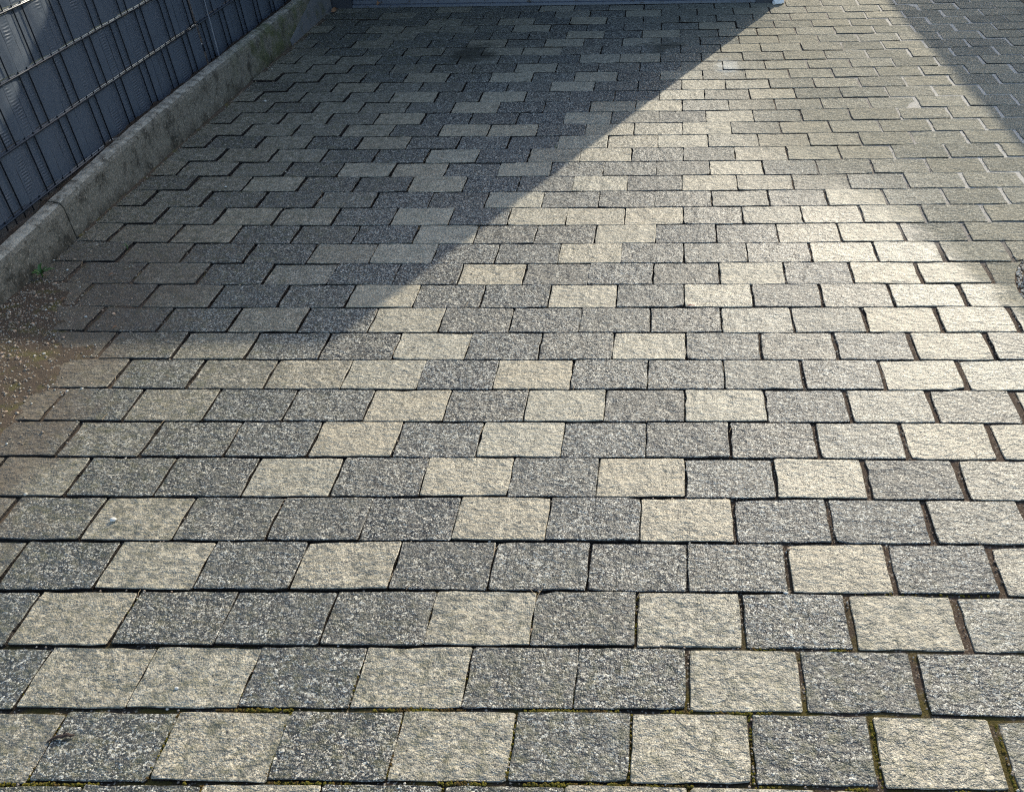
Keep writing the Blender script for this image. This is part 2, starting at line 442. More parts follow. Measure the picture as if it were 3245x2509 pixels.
ROWS = {-1: "DDLDDM|LLDM", 0: "MDLDLD|LDLM", 1: "DLLDLDD|LDDL", 2: "DLDDDLD|LDLM", 3: "MDLDLDDD|DLDM", 4: "MDLDDDLD|LDDM",
 5: "MDDLDLDL|DLDM", 6: "DMDDLDLD|DDMLL", 7: "MDMDDLDLD|LDMML", 8: "MMDMlLDLD|DMDLL", 9: "DMDMDDLDDL|DMDLM", 10: "MMDDMDLDDD|DMMLLM",
 11: "MDMDDLDDLD|LDMLL", 12: "DDMDMDDLDD|DLDLLM", 13: "DMDDMLDDLD|MDLLMM", 14: "MMLDDDLDDL|DDMLMM", 15: "MMLlDLDLLL|DMMLMM", 16: "MMDDMDDLDD|DMDLMMM",
 17: "DMLDDLDDLD|LMMDMMM", 18: "MMMDLLDLDD|DLDMMMM", 19: "DMMlDDLDlLD|DMLMMMM", 20: "MDlDlDDDLM|LMMlMMMM", 21: "MMMMlDLLDlM|LMlMMMM",
 22: "MMlMLDDDLM|DLMMMMM", 23: "MMDlMDLDDlL|MMMMMMM", 24: "MMMMLDLDDD|LMLMMMM", 25: "MDMlMDDDLDD|LMMMMMM", 26: "lMMDlDLDlD|lMLMMMM",
 27: "MMMDMDDlDDD|MMMMMMM", 28: "MMlDDMDDMl|DMMMMMM", 29: "MDDMDMlDDD|DLMMMM", 30: "MDlDDlDlDl|DDMMMMM", 31: "DDlDDDDlDl|DlMMMMM",
 32: "lDlMMDlDDD|DlDMMMM", 33: "DDDlDlDlDD|DDMMMMM", 34: "DDlDDDDMDl|DDMMMMM", 35: "MDDlDDlDMD|DDMMMMM"}
TONE = {'D': .04, 'M': .52, 'l': .78, 'L': 1.0}
KX = -2.437            # face of the kerb
XR = 2.30              # right edge of the paving

def stone_outline(L, W, seed):
    r = random.Random(seed); pts = []
    c = .0035
    def side(p, q, n):
        for i in range(n):
            t = i / n
            pts.append([p[0] + (q[0] - p[0]) * t, p[1] + (q[1] - p[1]) * t])
    a, b = L / 2, W / 2
    side((-a + c, -b), (a - c, -b), 6); side((a - c, -b), (a, -b + c), 1)
    side((a, -b + c), (a, b - c), 4); side((a, b - c), (a - c, b), 1)
    side((a - c, b), (-a + c, b), 6); side((-a + c, b), (-a, b - c), 1)
    side((-a, b - c), (-a, -b + c), 4); side((-a, -b + c), (-a + c, -b), 1)
    for _ in range(r.choice((0, 1, 1, 2))):        # knocked corners and edges
        q = r.choice(pts); R0 = r.uniform(.006, .014)
        for p in pts:
            d = math.hypot(p[0] - q[0], p[1] - q[1])
            if d < R0 * 1.6: p[0] *= 1 - .0035 / a * r.uniform(.5, 1.3); p[1] *= 1 - .0035 / b * r.uniform(.5, 1.3)
    for p in pts:
        p[0] += r.uniform(-.0019, .0019); p[1] += r.uniform(-.0018, .0018)
    return pts
def stone_mesh(pts, seed, cx=0., cy=0.):
    r = random.Random(seed + 99); n = len(pts)
    v = []; ins = [r.uniform(.0008, .0026) for _ in pts]
    for p, i in zip(pts, ins):
        d = math.hypot(p[0] - cx, p[1] - cy) or 1
        sx = -i * (p[0] - cx) / max(abs(p[0] - cx), .02); sy = -i * (p[1] - cy) / max(abs(p[1] - cy), .02)
        v.append((p[0] + sx, p[1] + sy, r.uniform(-.0004, .0004)))
    for p in pts: v.append((p[0], p[1], -.0018 + r.uniform(-.0008, .0008)))
    for p in pts: v.append((p[0] * .99, p[1] * .99, -.06))
    f = [tuple(range(n))]
    for k in range(2):
        for i in range(n):
            j = (i + 1) % n
            f.append(((k + 1) * n + i, (k + 1) * n + j, k * n + j, k * n + i))
    return v, f
variants = []
for s in range(22):
    v, f = stone_mesh(stone_outline(PU - .0055, PV - .0080, s), s)
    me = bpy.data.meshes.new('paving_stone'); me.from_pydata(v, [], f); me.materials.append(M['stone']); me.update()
    variants.append(me)

def clip_poly(pts, ax, val, keep_less):
    out = []; n = len(pts)
    ins = lambda p: (p[ax] <= val) if keep_less else (p[ax] >= val)
    for i in range(n):
        p, q = pts[i], pts[(i + 1) % n]
        if ins(p): out.append(p)
        if ins(p) != ins(q):
            t = (val - p[ax]) / (q[ax] - p[ax]); out.append([p[0] + (q[0] - p[0]) * t, p[1] + (q[1] - p[1]) * t])
    return out

camP = Vector(cam.location)
camM = cam.rotation_euler.to_matrix()
def to_src(x, y, z=0.):
    q = camM.transposed() @ (Vector((x, y, z)) - camP)
    return 1622.5 + 413 + 2900 * q.x / -q.z, 1254.5 - 2900 * q.y / -q.z, -q.z

stones = []
for r in range(-9, 56):
    s = ROWS.get(r)
    base = 0. if r % 2 else -.5
    k0 = -12; k1 = 12
    if s: left, rightS = s.split('|')
    for k in range(k0, k1):
        u = base + k; xc = (u + .5) * PU; yc = (r + .5) * PV
        if s:
            idx = k + len(left)
            ch = (left + rightS)[idx] if 0 <= idx < len(left + rightS) else random.choice('DMMl')
        else: ch = random.choice('DMMLl' if r < 0 else 'MMMl')
        dx = wav(CU, xc, yc) + ROWOFF.get(r, 0); dy = wav(CV, xc, yc)
        if xc < -2.45 - .12 or xc > XR + .12: continue
        X0, Y0 = xc + dx, yc + dy
        if Y0 - .08 > 5.715 and X0 < .69 + .03: continue
        if Y0 > 8.9: continue
        stones.append((r, k, X0, Y0, ch))

def project_size(x, y):
    sx, sy, d = to_src(x, y)
    if d <= 0: return 0
    if sx < -150 or sx > 3400 or sy < -40 or sy > 2640: return 1e-3 / max(d, .1)
    return 1 / d
order = sorted(stones, key=lambda t: -project_size(t[2], t[3]))
near = set((t[0], t[1]) for t in order[:299])

drive = tag(empty('driveway', (0, 0, 0)), kind='structure')
FV, FF, FC = [], [], []
BLOCK = [0]
for (r, k, x, y, ch) in stones:
    sd_ = (r * 131 + k * 17) & 0xffff
    rr = random.Random(sd_)
    wide = sstep(-.4, .9, x) * sstep(3.0, 1.2, y)
    sx = 1 - .013 * wide + rr.uniform(-.004, .004)
    x += rr.uniform(-.0016, .0016); y += rr.uniform(-.0012, .0012)
    tone = max(0, min(1, TONE[ch] + rr.uniform(-.08, .09) + (rr.uniform(-.30, .22) if ch == 'M' else 0)))
    # tone, warmth and random value handed to the stone material
    colr = (tone, rr.random() * .8 + (.1 if tone > .5 else 0), rr.random(), 1)
    z = rr.uniform(-.0020, .0012) - (.003 if rr.random() < .04 else 0)
    tilt = Matrix.Rotation(R(rr.gauss(0, .5)), 4, 'X') @ Matrix.Rotation(R(rr.gauss(0, .45)), 4, 'Y') @ Matrix.Rotation(R(rr.gauss(0, .12)), 4, 'Z')
    if r == 26 and x < -2.22: z = .007; tilt = Matrix.Rotation(R(-1.6), 4, 'X')
    if r in (31, 33) and x < -2.0: z = -.004
    flip = rr.random() < .5
    # irregular outline only where the stone is cut
    cut = None
    if x - .12 < KX or x + .12 > XR or (math.hypot(x - HOLE[0], y - HOLE[1]) < .56) or (y + .08 > 5.735 and x - .12 < .69):
        pts = [[p[0] * sx + x, p[1] + y] for p in stone_outline(PU - .0055, PV - .0080, sd_)]
        pts = clip_poly(pts, 0, KX + .003, False)
        if len(pts) > 2: pts = clip_poly(pts, 0, XR, True)
        if len(pts) > 2 and y < 5.8 and x < .8 and y + .08 > 5.735: pts = clip_poly(pts, 1, 5.735, True)
        if len(pts) > 2:
            hr = .372
            n_in = sum(math.hypot(p[0] - HOLE[0], p[1] - HOLE[1]) < hr for p in pts)
            if n_in > len(pts) * .7: continue
            if n_in:
                q = []
                for p in pts:
                    d = math.hypot(p[0] - HOLE[0], p[1] - HOLE[1])
                    if d < hr: p = [HOLE[0] + (p[0] - HOLE[0]) * hr / d, HOLE[1] + (p[1] - HOLE[1]) * hr / d]
                    q.append(p)
                pts = q
        if len(pts) < 4: continue
        if max(p[0] for p in pts) - min(p[0] for p in pts) < .03: continue
        if max(p[1] for p in pts) - min(p[1] for p in pts) < .02: continue
        # remove near-duplicate points
        q = [pts[0]]
        for p in pts[1:]:
            if math.hypot(p[0] - q[-1][0], p[1] - q[-1][1]) > .002: q.append(p)
        pts = q
        mx = sum(p[0] for p in pts) / len(pts); my = sum(p[1] for p in pts) / len(pts)
        cut = stone_mesh([[p[0] - mx, p[1] - my] for p in pts], sd_)
    if (r, k) in near:
        if cut:
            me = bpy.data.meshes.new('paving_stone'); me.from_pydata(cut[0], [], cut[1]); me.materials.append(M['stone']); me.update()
            o = bpy.data.objects.new('paving_stone', me); o.matrix_world = Matrix.Translation((mx, my, z)) @ tilt
        else:
            o = bpy.data.objects.new('paving_stone', variants[rr.randrange(len(variants))])
            o.matrix_world = Matrix.Translation((x, y, z)) @ tilt @ Matrix.Rotation(math.pi * flip, 4, 'Z') @ Matrix.Diagonal((sx, 1, 1, 1))
        o.color = colr; C.objects.link(o); o.parent = drive
    else:
        if cut: v, f = cut; mw = Matrix.Translation((mx, my, z)) @ tilt
        else:
            me = variants[rr.randrange(len(variants))]; v = [w.co for w in me.vertices]; f = [tuple(p.vertices) for p in me.polygons]
            mw = Matrix.Translation((x, y, z)) @ tilt @ Matrix.Rotation(math.pi * flip, 4, 'Z') @ Matrix.Diagonal((sx, 1, 1, 1))
        n = len(FV)
        FV += [tuple(mw @ Vector(w)) for w in v]; FF += [tuple(i + n for i in ff) for ff in f]; FC += [colr] * len(v)
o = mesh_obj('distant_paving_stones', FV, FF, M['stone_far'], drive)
at = o.data.color_attributes.new('tone', 'FLOAT_COLOR', 'POINT')
at.data.foreach_set('color', np.array(FC, dtype=np.float32).ravel())
tag(o, kind='stuff')

# ---------------------------------------------------------------- kerb stones
def ktop(y): return .118 + .075 * sstep(1.2, 3.3, y)
def kerb(y0, y1, label, seed, dx=0.):
    rr = random.Random(seed); n = 26; prof_n = None; V = []; F = []
    for j in range(n + 1):
        t = j / n; y = y0 + (y1 - y0) * t; zt = ktop(y) + rr.uniform(-.0012, .0012)
        e = .006 * math.exp(-min(j, n - j) * 1.4)
        w = .0020 * nz(y, seed, 9)
        xf = KX + dx - e + w; bv = .024 + .004 * nz(y, seed, 14) + e
        prof = [(xf, -.12), (xf, zt * .45), (xf + rr.uniform(-.001, .001), zt - bv), (xf - bv * .3, zt - bv * .32), (xf - bv, zt - e),
                (-2.472 + dx, zt - e * .6), (-2.497 + dx, zt - .002), (-2.505 + dx, zt - .010), (-2.505 + dx, -.12)]
        prof_n = len(prof)
        for x, z in prof: V.append((x, y, z))
    for j in range(n):
        for i in range(prof_n - 1):
            F.append((j * prof_n + i, (j + 1) * prof_n + i, (j + 1) * prof_n + i + 1, j * prof_n + i + 1))
    F.append(tuple(range(prof_n))); F.append(tuple(range(n * prof_n, (n + 1) * prof_n))[::-1])
    o = mesh_obj('kerb_stone', V, F, M['kerb'], None, False)
    tag(o, label, 'kerb stone', 'concrete kerb stones below the fence'); return o
kerb(.02, 1.165, 'weathered concrete kerb stone beyond the left edge of the picture', 4)
kerb(1.175, 2.292, 'nearest grey concrete kerb stone, with the green weed at its foot', 5, .002)
kerb(2.302, 3.445, 'brown stained kerb stone between the nearest joint and the worn middle joint', 6)
kerb(3.451, 4.545, 'kerb stone with a pale worn top between the middle joint and the mossy joint', 7, -.002)
k4 = kerb(4.553, 5.70, 'farthest kerb stone, green with moss, running up to the garage', 8)
k4.name = 'kerb_stone'
# smooth mortar patch on its face
mb = MB()
ys = np.linspace(4.86, 5.70, 15)
vs = []
for i, y in enumerate(ys):
    zt = min(.155, .02 + .25 * (y - 4.80)) + .004 * nz(y, 3, 11)
    for z in np.linspace(-.03, zt, 5): vs.append((KX + .0045 - .0035 * (z > zt - .004), y, z))
fs = [(i * 5 + j, (i + 1) * 5 + j, (i + 1) * 5 + j + 1, i * 5 + j + 1) for i in range(14) for j in range(4)]
mb.add(vs, fs)
mb.build('mortar_patch', M['mortar'], k4)

# soil behind the kerb
def soil_z(x, y): return ktop(y) - .030 + .012 * nz(x, y, 12) + .006 * nz(x, y, 45, 2) - (.02 if x > -2.512 else 0)
tag(grid('soil_strip', -3.4, -2.500, -.4, 7.0, 60, 300, soil_z, M['soil']), kind='structure')

# ---------------------------------------------------------------- fence
FX = -2.56
ZR = [.150 + .2135 * i for i in range(9)]
WP = .11725 / 2                         # wire pitch
def fence_panel(y0, y1, label, rodoff=0.):
    e = empty('mesh_fence_panel', (FX, (y0 + y1) / 2, 0))
    tag(e, label, 'fence panel', 'anthracite mesh fence panels along the kerb')
    yc = (y0 + y1) / 2
    lx = lambda x: x - FX
    for i, z in enumerate(ZR):
        for s in (-1, 1):
            m = MB(); m.tube([(s * .0062, y0 - yc, z + rodoff), (s * .0062, y1 - yc, z + rodoff)], .0042, 10)
            m.build('horizontal_rod', M['wire'], e, True)
    # uprights: phase from the photographed wires
    n0 = math.ceil((y0 + .012 - 2.525) / WP); n1 = math.floor((y1 - .012 - 2.525) / WP)
    wm = None
    for n in range(n0, n1 + 1):
        if wm is None:
            m = MB(); m.tube([(0, 0, ZR[0] - .03), (0, 0, ZR[-1] + .03)], .0027, 8)
            w = m.build('upright_wire', M['wire'], e, True); wm = w.data
        else:
            w = bpy.data.objects.new('upright_wire', wm); C.objects.link(w); w.parent = e
        w.location = (0, 2.525 + n * WP - yc, 0)
    # woven plastic strips: behind two wires, then in front of two
    for i in range(len(ZR) - 1):
        za, zb = ZR[i] + .010, ZR[i + 1] - .007
        ph = 2.525 + WP / 2 + (2 * WP if i % 2 == 0 else 0)
        ny = int((y1 - y0) / .0125); V = []; F = []; nzr = 7
        for a in range(ny + 1):
            y = y0 + (y1 - y0) * a / ny
            c = math.cos(2 * math.pi * (y - ph) / (4 * WP))       # 1 where the wires show
            sq = math.tanh(c * 2.2) / math.tanh(2.2)
            xx = -.0050 * sq - .0022
            for b in range(nzr):
                t = b / (nzr - 1); z = za + (zb - za) * t
                bul = .0012 * math.sin(math.pi * t) * nz(y, i * 3.1, 3.0)
                V.append((xx + bul + .0005 * nz(y, z, 14, i), y - yc, z))
        for a in range(ny):
            for b in range(nzr - 1):
                q = a * nzr + b
                F.append((q, q + nzr, q + nzr + 1, q + 1))
        o = mesh_obj('privacy_strip', V, F, M['strip'], e, True)
    return e
fence_panel(1.50, 3.985, 'nearer fence panel, partly lit by the sun at the left edge')
fence_panel(4.012, 6.50, 'farther shaded fence panel beyond the join in the rods')
# pale edge strip on the farther panel, and the posts behind the joins
m = MB(); m.box(-.0008, .0022, -.004, .004, 0, 1.70, .0006)
o = m.build('cover_strip', M['pale'], None, False, (FX + .0135, 4.118, .158)); o.rotation_euler = (R(-3.5), 0, 0)
tag(o, 'thin pale upright strip clipped on the farther fence panel', 'fence clip')
for k, (y, lab) in enumerate([(3.998, 'dark fence post behind the join of the two fence panels'), (1.49, 'dark fence post at the near end of the fence'), (6.51, 'dark fence post at the far end of the fence beside the garage')]):
    p = empty('fence_post', (FX - .040, y, 0)); tag(p, lab, 'fence post', 'fence posts')
    m = MB(); m.box(-.02, .02, -.03, .03, -.1, 1.92, .003); m.build('post', M['wire'], p)
    m = MB(); m.box(-.022, .022, -.032, .032, 1.918, 1.935, .004); m.build('cap', M['rubber'], p)
    for z in (ZR[0] + .09, ZR[4] + .09, ZR[8] - .09):
        m = MB(); m.box(.018, .036, -.025, .025, z - .02, z + .02, .003); m.build('clamp', M['wire'], p)

# ---------------------------------------------------------------- garage
GX0, GX1, GY, GH = -2.462, .690, 5.740, 2.33
ga = empty('garage', ((GX0 + GX1) / 2, GY, 0)); tag(ga, 'white plastered garage with dark door and metal sill at the top of the picture', 'garage')
gx = (GX0 + GX1) / 2
def gb(name, mat, x0, x1, y0, y1, z0, z1, bev=0., parent=None):
    m = MB(); m.box(x0 - gx, x1 - gx, y0 - GY, y1 - GY, z0, z1, bev); return m.build(name, mat, parent or ga)
gb('wall', M['plaster'], GX0, -2.40, GY + .02, GY + 6, -.1, GH - .10)
gb('wall', M['plaster'], .645, GX1, GY, GY + 6, -.1, GH - .002)
gb('wall', M['plaster'], -2.398, .643, GY + 5.8, GY + 5.998, -.1, GH - .10)
gb('lintel', M['plaster'], GX0, .643, GY + .002, GY + .25, 2.06, GH - .002)
gb('roof', M['roof'], GX0 + .003, GX1 - .003, GY + .003, GY + 6.0, GH, GH + .003)
gb('slab', M['plaster'], -2.398, .643, GY + .252, GY + 5.79, GH - .12, GH - .004)
gb('floor', M['kerb'], -2.398, .643, GY + .12, GY + 5.79, -.05, .012)
gb('door_frame', M['door'], -2.455, -2.30, GY - .004, GY + .10, -.01, 2.058, .004)
gb('door_frame', M['door'], .515, .642, GY - .012, GY + .10, -.01, 2.058, .004)
m = MB()
m.box(-2.298 - gx, .513 - gx, -.012, .085, .002, .020, .003)
m.build('sill', M['sill'], ga)
m = MB(); m.box(-2.298 - gx, .513 - gx, .014, .084, .0205, .046, .004); sl = m.build('sill_upstand', M['sill'], ga)
dl = MB(); dl.box(-2.298 - gx, .513 - gx, .088, .11, .075, 2.056, 0); door = dl.build('door', M['door'], ga)
for i in range(4):
    z0 = .095 + i * .49
    m = MB(); m.box(-2.29 - gx, .505 - gx, .070, .0875, z0, z0 + .478, .006); m.build('door_panel', M['door'], door)
m = MB(); m.box(-.06, .06, .030, .070, .98, 1.01, .006); m.build('handle', M['sill'], door)
m = MB(); m.box(-2.298 - gx, .513 - gx, .076, .11, .047, .0745, .002); m.build('door_seal', M['rubber'], ga)

# broken plaster lump at the foot of the garage corner
def lump(name, loc, sc, mat, seed, sub=2, rough=.35):
    bm = bmesh.new(); bmesh.ops.create_icosphere(bm, subdivisions=sub, radius=1)
    for v in bm.verts:
        n = noise.noise(v.co * 1.3 + Vector((seed * 3.1, 0, 0))) * rough + noise.noise(v.co * 3.1 + Vector((seed, 5, 0))) * rough * .4
        v.co *= 1 + n
        v.co = Vector((v.co.x * sc[0], v.co.y * sc[1], max(v.co.z, -.75) * sc[2]))
    me = bpy.data.meshes.new(name); bm.to_mesh(me); bm.free(); me.materials.append(mat)
    o = bpy.data.objects.new(name, me); C.objects.link(o); o.location = loc; return o
tag(lump('plaster_lump', (.668, 5.712, .018), (.040, .028, .030), M['white'], 3, 3, .5), 'bluish white broken lump of plaster at the right foot of the garage', 'rubble')

# ---------------------------------------------------------------- house on the right, whose eaves shade the corner of the drive
ho = empty('house', (6.6, 10, 0), R(3.18)); tag(ho, 'plastered neighbouring house to the right whose eaves shade the drive', 'house')
EH = 2.80
xe = -2.90       # eave line in the house's frame
def hb(name, mat, x0, x1, y0, y1, z0, z1, bev=0., parent=None):
    m = MB(); m.box(x0, x1, y0, y1, z0, z1, bev); return m.build(name, mat, parent or ho)
hb('wall', M['plaster'], xe + .35, 4.5, -6.0, 6.0, -.2, EH - .02)
m = MB()
m.add([(xe, -6.4, EH), (4.9, -6.4, EH), (4.9, 6.4, EH), (xe, 6.4, EH), (1.0, -6.4, EH + 1.7), (1.0, 6.4, EH + 1.7),
       (xe, -6.4, EH - .01), (4.9, -6.4, EH - .01), (4.9, 6.4, EH - .01), (xe, 6.4, EH - .01)],
      [(0, 4, 5, 3), (4, 1, 2, 5), (0, 1, 4), (3, 5, 2), (6, 9, 8, 7), (0, 3, 9, 6), (1, 7, 8, 2), (0, 6, 7, 1), (3, 2, 8, 9)])
m.build('roof', M['tiles'], ho)
for yy in (-3.6, 0., 3.4):
    w = hb('window', M['white'], xe + .325, xe + .348, yy - .55, yy + .55, 1.0, 2.2, .006)
    hb('pane', M['glass'], xe + .318, xe + .324, yy - .47, yy - .02, 1.08, 2.12, 0, w)
    hb('pane', M['glass'], xe + .318, xe + .324, yy + .02, yy + .47, 1.08, 2.12, 0, w)

# edging along the right side of the drive and the bed behind it
yy = -1.5; i = 0
eds = []
while yy < 8.8:
    m = MB(); m.box(XR + .006, XR + .056, 0, .99, -.15, .006 + random.uniform(-.003, .003), .004)
    o = m.build('edging_stone', M['kerb'], None, False, (0, yy, 0)); eds.append(o); yy += 1.0
    tag(o, 'narrow brownish concrete edging stone along the right side of the drive', 'edging stone', 'edging stones right of the drive')
tag(grid('planting_bed', XR + .057, 4.4, -1.6, 9.0, 60, 200, lambda x, y: -.012 + .02 * nz(x, y, 5) + .008 * nz(x, y, 25), M['soil']), kind='structure')

# ---------------------------------------------------------------- round cover at the right edge
cv = empty('shaft_cover', (HOLE[0], HOLE[1], 0)); tag(cv, 'round shaft cover with bright metal rim at the right edge of the picture', 'manhole cover')
m = MB(); m.lathe([(.343, -.08), (.343, .014), (.340, .020), (.333, .022), (.326, .020), (.323, .014), (.323, -.08)], (0, 0, 0), 96); m.build('rim', M['rim'], cv, True)
m = MB(); m.lathe([(.320, -.06), (.320, .011), (.317, .013), (.0005, .014)], (0, 0, 0), 96); m.build('lid', M['cover'], cv, False)
for a in (0, math.pi):
    m = MB(); m.lathe([(.028, .0145), (.028, .0165), (.017, .0165), (.016, .0150), (.0005, .0150)], (.23 * math.cos(a), .23 * math.sin(a), 0), 24); m.build('lifting_eye', M['rim'], cv, True)
m = MB(); m.lathe([(.395, -.075), (.344, -.075)], (HOLE[0], HOLE[1], 0), 64)

# ---------------------------------------------------------------- washed-in soil mound by the kerb
def mound(x, y):
    e = x + 1.93 + .17 * nz(x, y, 3.4) + .10 * nz(x, y, 9, 5)
    a = sstep(.10, -.22, e) * sstep(2.25, 1.55, y + .2 * nz(x, y, 4, 8)) * (.35 + .65 * sstep(.35, .85, y))
    return -.012 + .0185 * a + .0030 * nz(x, y, 26, 1) + .0016 * nz(x, y, 80, 4)
tag(grid('washed_soil', KX + .001, -1.70, -.3, 2.45, 150, 520, mound, M['washed']), kind='structure')
# thin wedge of soil in the angle of kerb and paving farther back
def wedge(x, y):
    d = x - KX
    return -.008 + .014 * math.exp(-d / .012) + .003 * nz(x, y, 30)
tag(grid('soil_fillet', KX + .0005, KX + .05, 2.3, 5.6, 6, 500, wedge, M['washed']), kind='structure')

# ---------------------------------------------------------------- grit, pebbles, moss
ico = bmesh.new(); bmesh.ops.create_icosphere(ico, subdivisions=1, radius=1); ico.verts.ensure_lookup_table()
IV = np.array([v.co[:] for v in ico.verts]); IF = [tuple(v.index for v in f.verts) for f in ico.faces]; ico.free()
def scatter(name, items, mat, label=None, cat=None, parent=None):
    """items: x, y, z, r, flatness, tint"""
    V = []; F = []; T = []
    for (x, y, z, r, fl, c) in items:
        n = len(V); a = rng.uniform(0, 6.28); ca, sa = math.cos(a), math.sin(a); el = rng.uniform(.65, 1.)
        j = 1 + rng.uniform(-.22, .22, len(IV))
        P = IV * j[:, None] * r * np.array([1, el, fl])
        X_ = P[:, 0] * ca - P[:, 1] * sa + x; Y_ = P[:, 0] * sa + P[:, 1] * ca + y
        V += list(zip(X_, Y_, P[:, 2] + z)); F += [tuple(i + n for i in f) for f in IF]; T += [(*c, 1)] * len(IV)
    o = mesh_obj(name, V, F, mat, parent)
    at = o.data.color_attributes.new('tint', 'FLOAT_COLOR', 'POINT'); at.data.foreach_set('color', np.array(T, dtype=np.float32).ravel())
    tag(o, label, cat, None, 'stuff'); return o
def tint():
    q = rng.random()
    if q < .62: b = np.array([.22, .17, .115])
    elif q < .76: b = np.array([.44, .41, .34])
    elif q < .9: b = np.array([.16, .12, .085])
    else: b = np.array([.38, .24, .15])
    return tuple(b * rng.uniform(.7, 1.25))
it = []
while len(it) < 5200:
    x = KX + .006 + rng.exponential(.22); y = rng.normal(1.32, .42)
    if x > -1.60 or y < -.1 or y > 2.3: continue
    h = mound(x, y)
    if h < -.003 and rng.random() < .75: continue
    r = min(.0068, .0013 + rng.exponential(.0012)); it.append((x, y, max(h, 0) + r * .15, r, .7, tint()))
while len(it) < 5700:       # stray grit in the angle of the kerb
    y = rng.uniform(1.6, 5.4); x = KX + .004 + rng.exponential(.02); r = .0012 + rng.exponential(.0010)
    it.append((x, y, .001 + r * .4, min(r, .005), .7, tint()))
while len(it) < 6500:       # loose grit on the shaded stones
    x = KX + rng.exponential(.55); y = rng.uniform(1.5, 5.6)
    if x > .5: continue
    r = .0010 + rng.exponential(.0009); it.append((x, y, r * .5, min(r, .005), .7, tint()))
tag(scatter('loose_grit', it, M['grit'], 'brown and white grit washed against the kerb', 'grit'))

def in_joint(n, x0, x1, y0, y1, pv=.6):
    """points that lie in the joints between stones"""
    out = []
    while len(out) < n:
        st = stones[rng.integers(len(stones))]
        x, y = st[2], st[3]
        if not (x0 < x < x1 and y0 < y < y1): continue
        if rng.random() < pv: px, py = x - .12 + rng.normal(0, .0012), y + rng.uniform(-.075, .075)
        else: px, py = x + rng.uniform(-.12, .12), y - .08 + rng.normal(0, .001)
        if math.hypot(px - HOLE[0], py - HOLE[1]) < .36 or px < KX + .01 or px > XR - .01: continue
        out.append((px, py))
    return out
it = []
for (x, y) in in_joint(1500, -.7, 2.3, -.1, 3.6, .85):
    r = rng.uniform(.0012, .0034); it.append((x, y, sand_z(x, y) + r * .6 + .002, r, .8, tint()))
for (x, y) in in_joint(260, -2.4, 2.3, -.1, 1.2, .4):
    r = rng.uniform(.0015, .0040); it.append((x, y, -.005, r, .8, tint()))
scatter('joint_grit', it, M['grit'], 'small grit lying in the joints of the paving', 'grit')
it = []
for _ in range(520):
    a = rng.uniform(0, 6.28); rad = rng.uniform(.348, .368); r = rng.uniform(.003, .007)
    it.append((HOLE[0] + rad * math.cos(a), HOLE[1] + rad * math.sin(a), -.005 + rng.uniform(0, .006), r, .8, tuple(np.array([.66, .58, .46]) * rng.uniform(.5, 1.3))))
scatter('gravel_ring', it, M['grit'], 'pale gravel ring packed round the shaft cover', 'gravel')

# moss cushions: rows near the bottom of the picture
it = []
def joint_y(r, x): return r * PV + wav(CV, x, r * PV)
def mossrow(r, x0, x1, n, thr=-.05):
    c = 0; t = 0
    while c < n and t < n * 20:
        t += 1; x = rng.uniform(x0, x1)
        if nz(x, r, 6, 2.) < thr: continue
        y = joint_y(r, x) + rng.normal(0, .0017); q = rng.uniform(.0018, .0042)
        it.append((x, y, -.0045 + rng.uniform(-.002, .0025), q, .75, (1, 1, 1))); c += 1
mossrow(0, -1.6, .8, 900, .0); mossrow(1, -1.0, .2, 420, .0); mossrow(1, -.6, .0, 160, -.1); mossrow(2, .1, .35, 60); mossrow(3, .2, .8, 30)
for (r, k, x, y, ch) in stones:
    if -1 <= r <= 2 and -1.7 < x < .9:
        dens = {-1: 70, 0: 70, 1: 14, 2: 12}[r]
        if nz(x, y, 3.7, 9.) < -.05 and r > 0: continue
        for _ in range(int(dens * rng.uniform(.3, 1))):
            q = rng.uniform(.0018, .0040); yy_ = y + rng.uniform(-.075, .075)
            it.append((x - .12 + rng.normal(0, .0014), yy_, -.0050 + rng.uniform(-.002, .002), q, .75, (1, 1, 1)))
o = scatter('joint_moss', it, M['moss'], 'yellow green moss cushions in the paving joints', 'moss')

# ---------------------------------------------------------------- single small things
def pebble(x, y, r, mat, label, seed, grp='loose pebbles on the paving', z=0.):
    r *= .85; o = lump('pebble', (x, y, z + r * .30), (r, r * .78, r * .5), mat, seed, 2, .5); tag(o, label, 'pebble', grp)
    for p in o.data.polygons: p.use_smooth = True
pebble(-1.106, .207, .0055, M['quartz'], 'small pale pebble on a light stone in the second row from the bottom', 1)
pebble(-1.497, .711, .0100, M['quartz'], 'largest white pebble, on a pale stone at the lower left', 2)
pebble(.243, .627, .0062, M['brownstone'], 'round grey pebble at the upper end of a joint, lower right of the middle', 3, z=-.001)
pebble(.223, .487, .0072, M['quartz'], 'round pale pebble where two joints meet, lower right of the middle', 4, z=-.002)
pebble(-2.09, 1.70, .0060, M['quartz'], 'white pebble in shade at the left above a joint', 5)
pebble(-2.335, 2.03, .0065, M['quartz'], 'white pebble beside the green weed at the kerb', 6)
pebble(-2.01, .98, .0095, M['quartz'], 'whitish pebble on the washed-in soil at the left edge', 7, z=.004)
pebble(-2.24, 3.86, .0095, M['quartz'], 'white pebble on the shaded stones near the middle kerb stone', 8)
pebble(-2.02, 2.77, .0075, M['quartz'], 'white pebble in the shaded rows right of the kerb', 9)

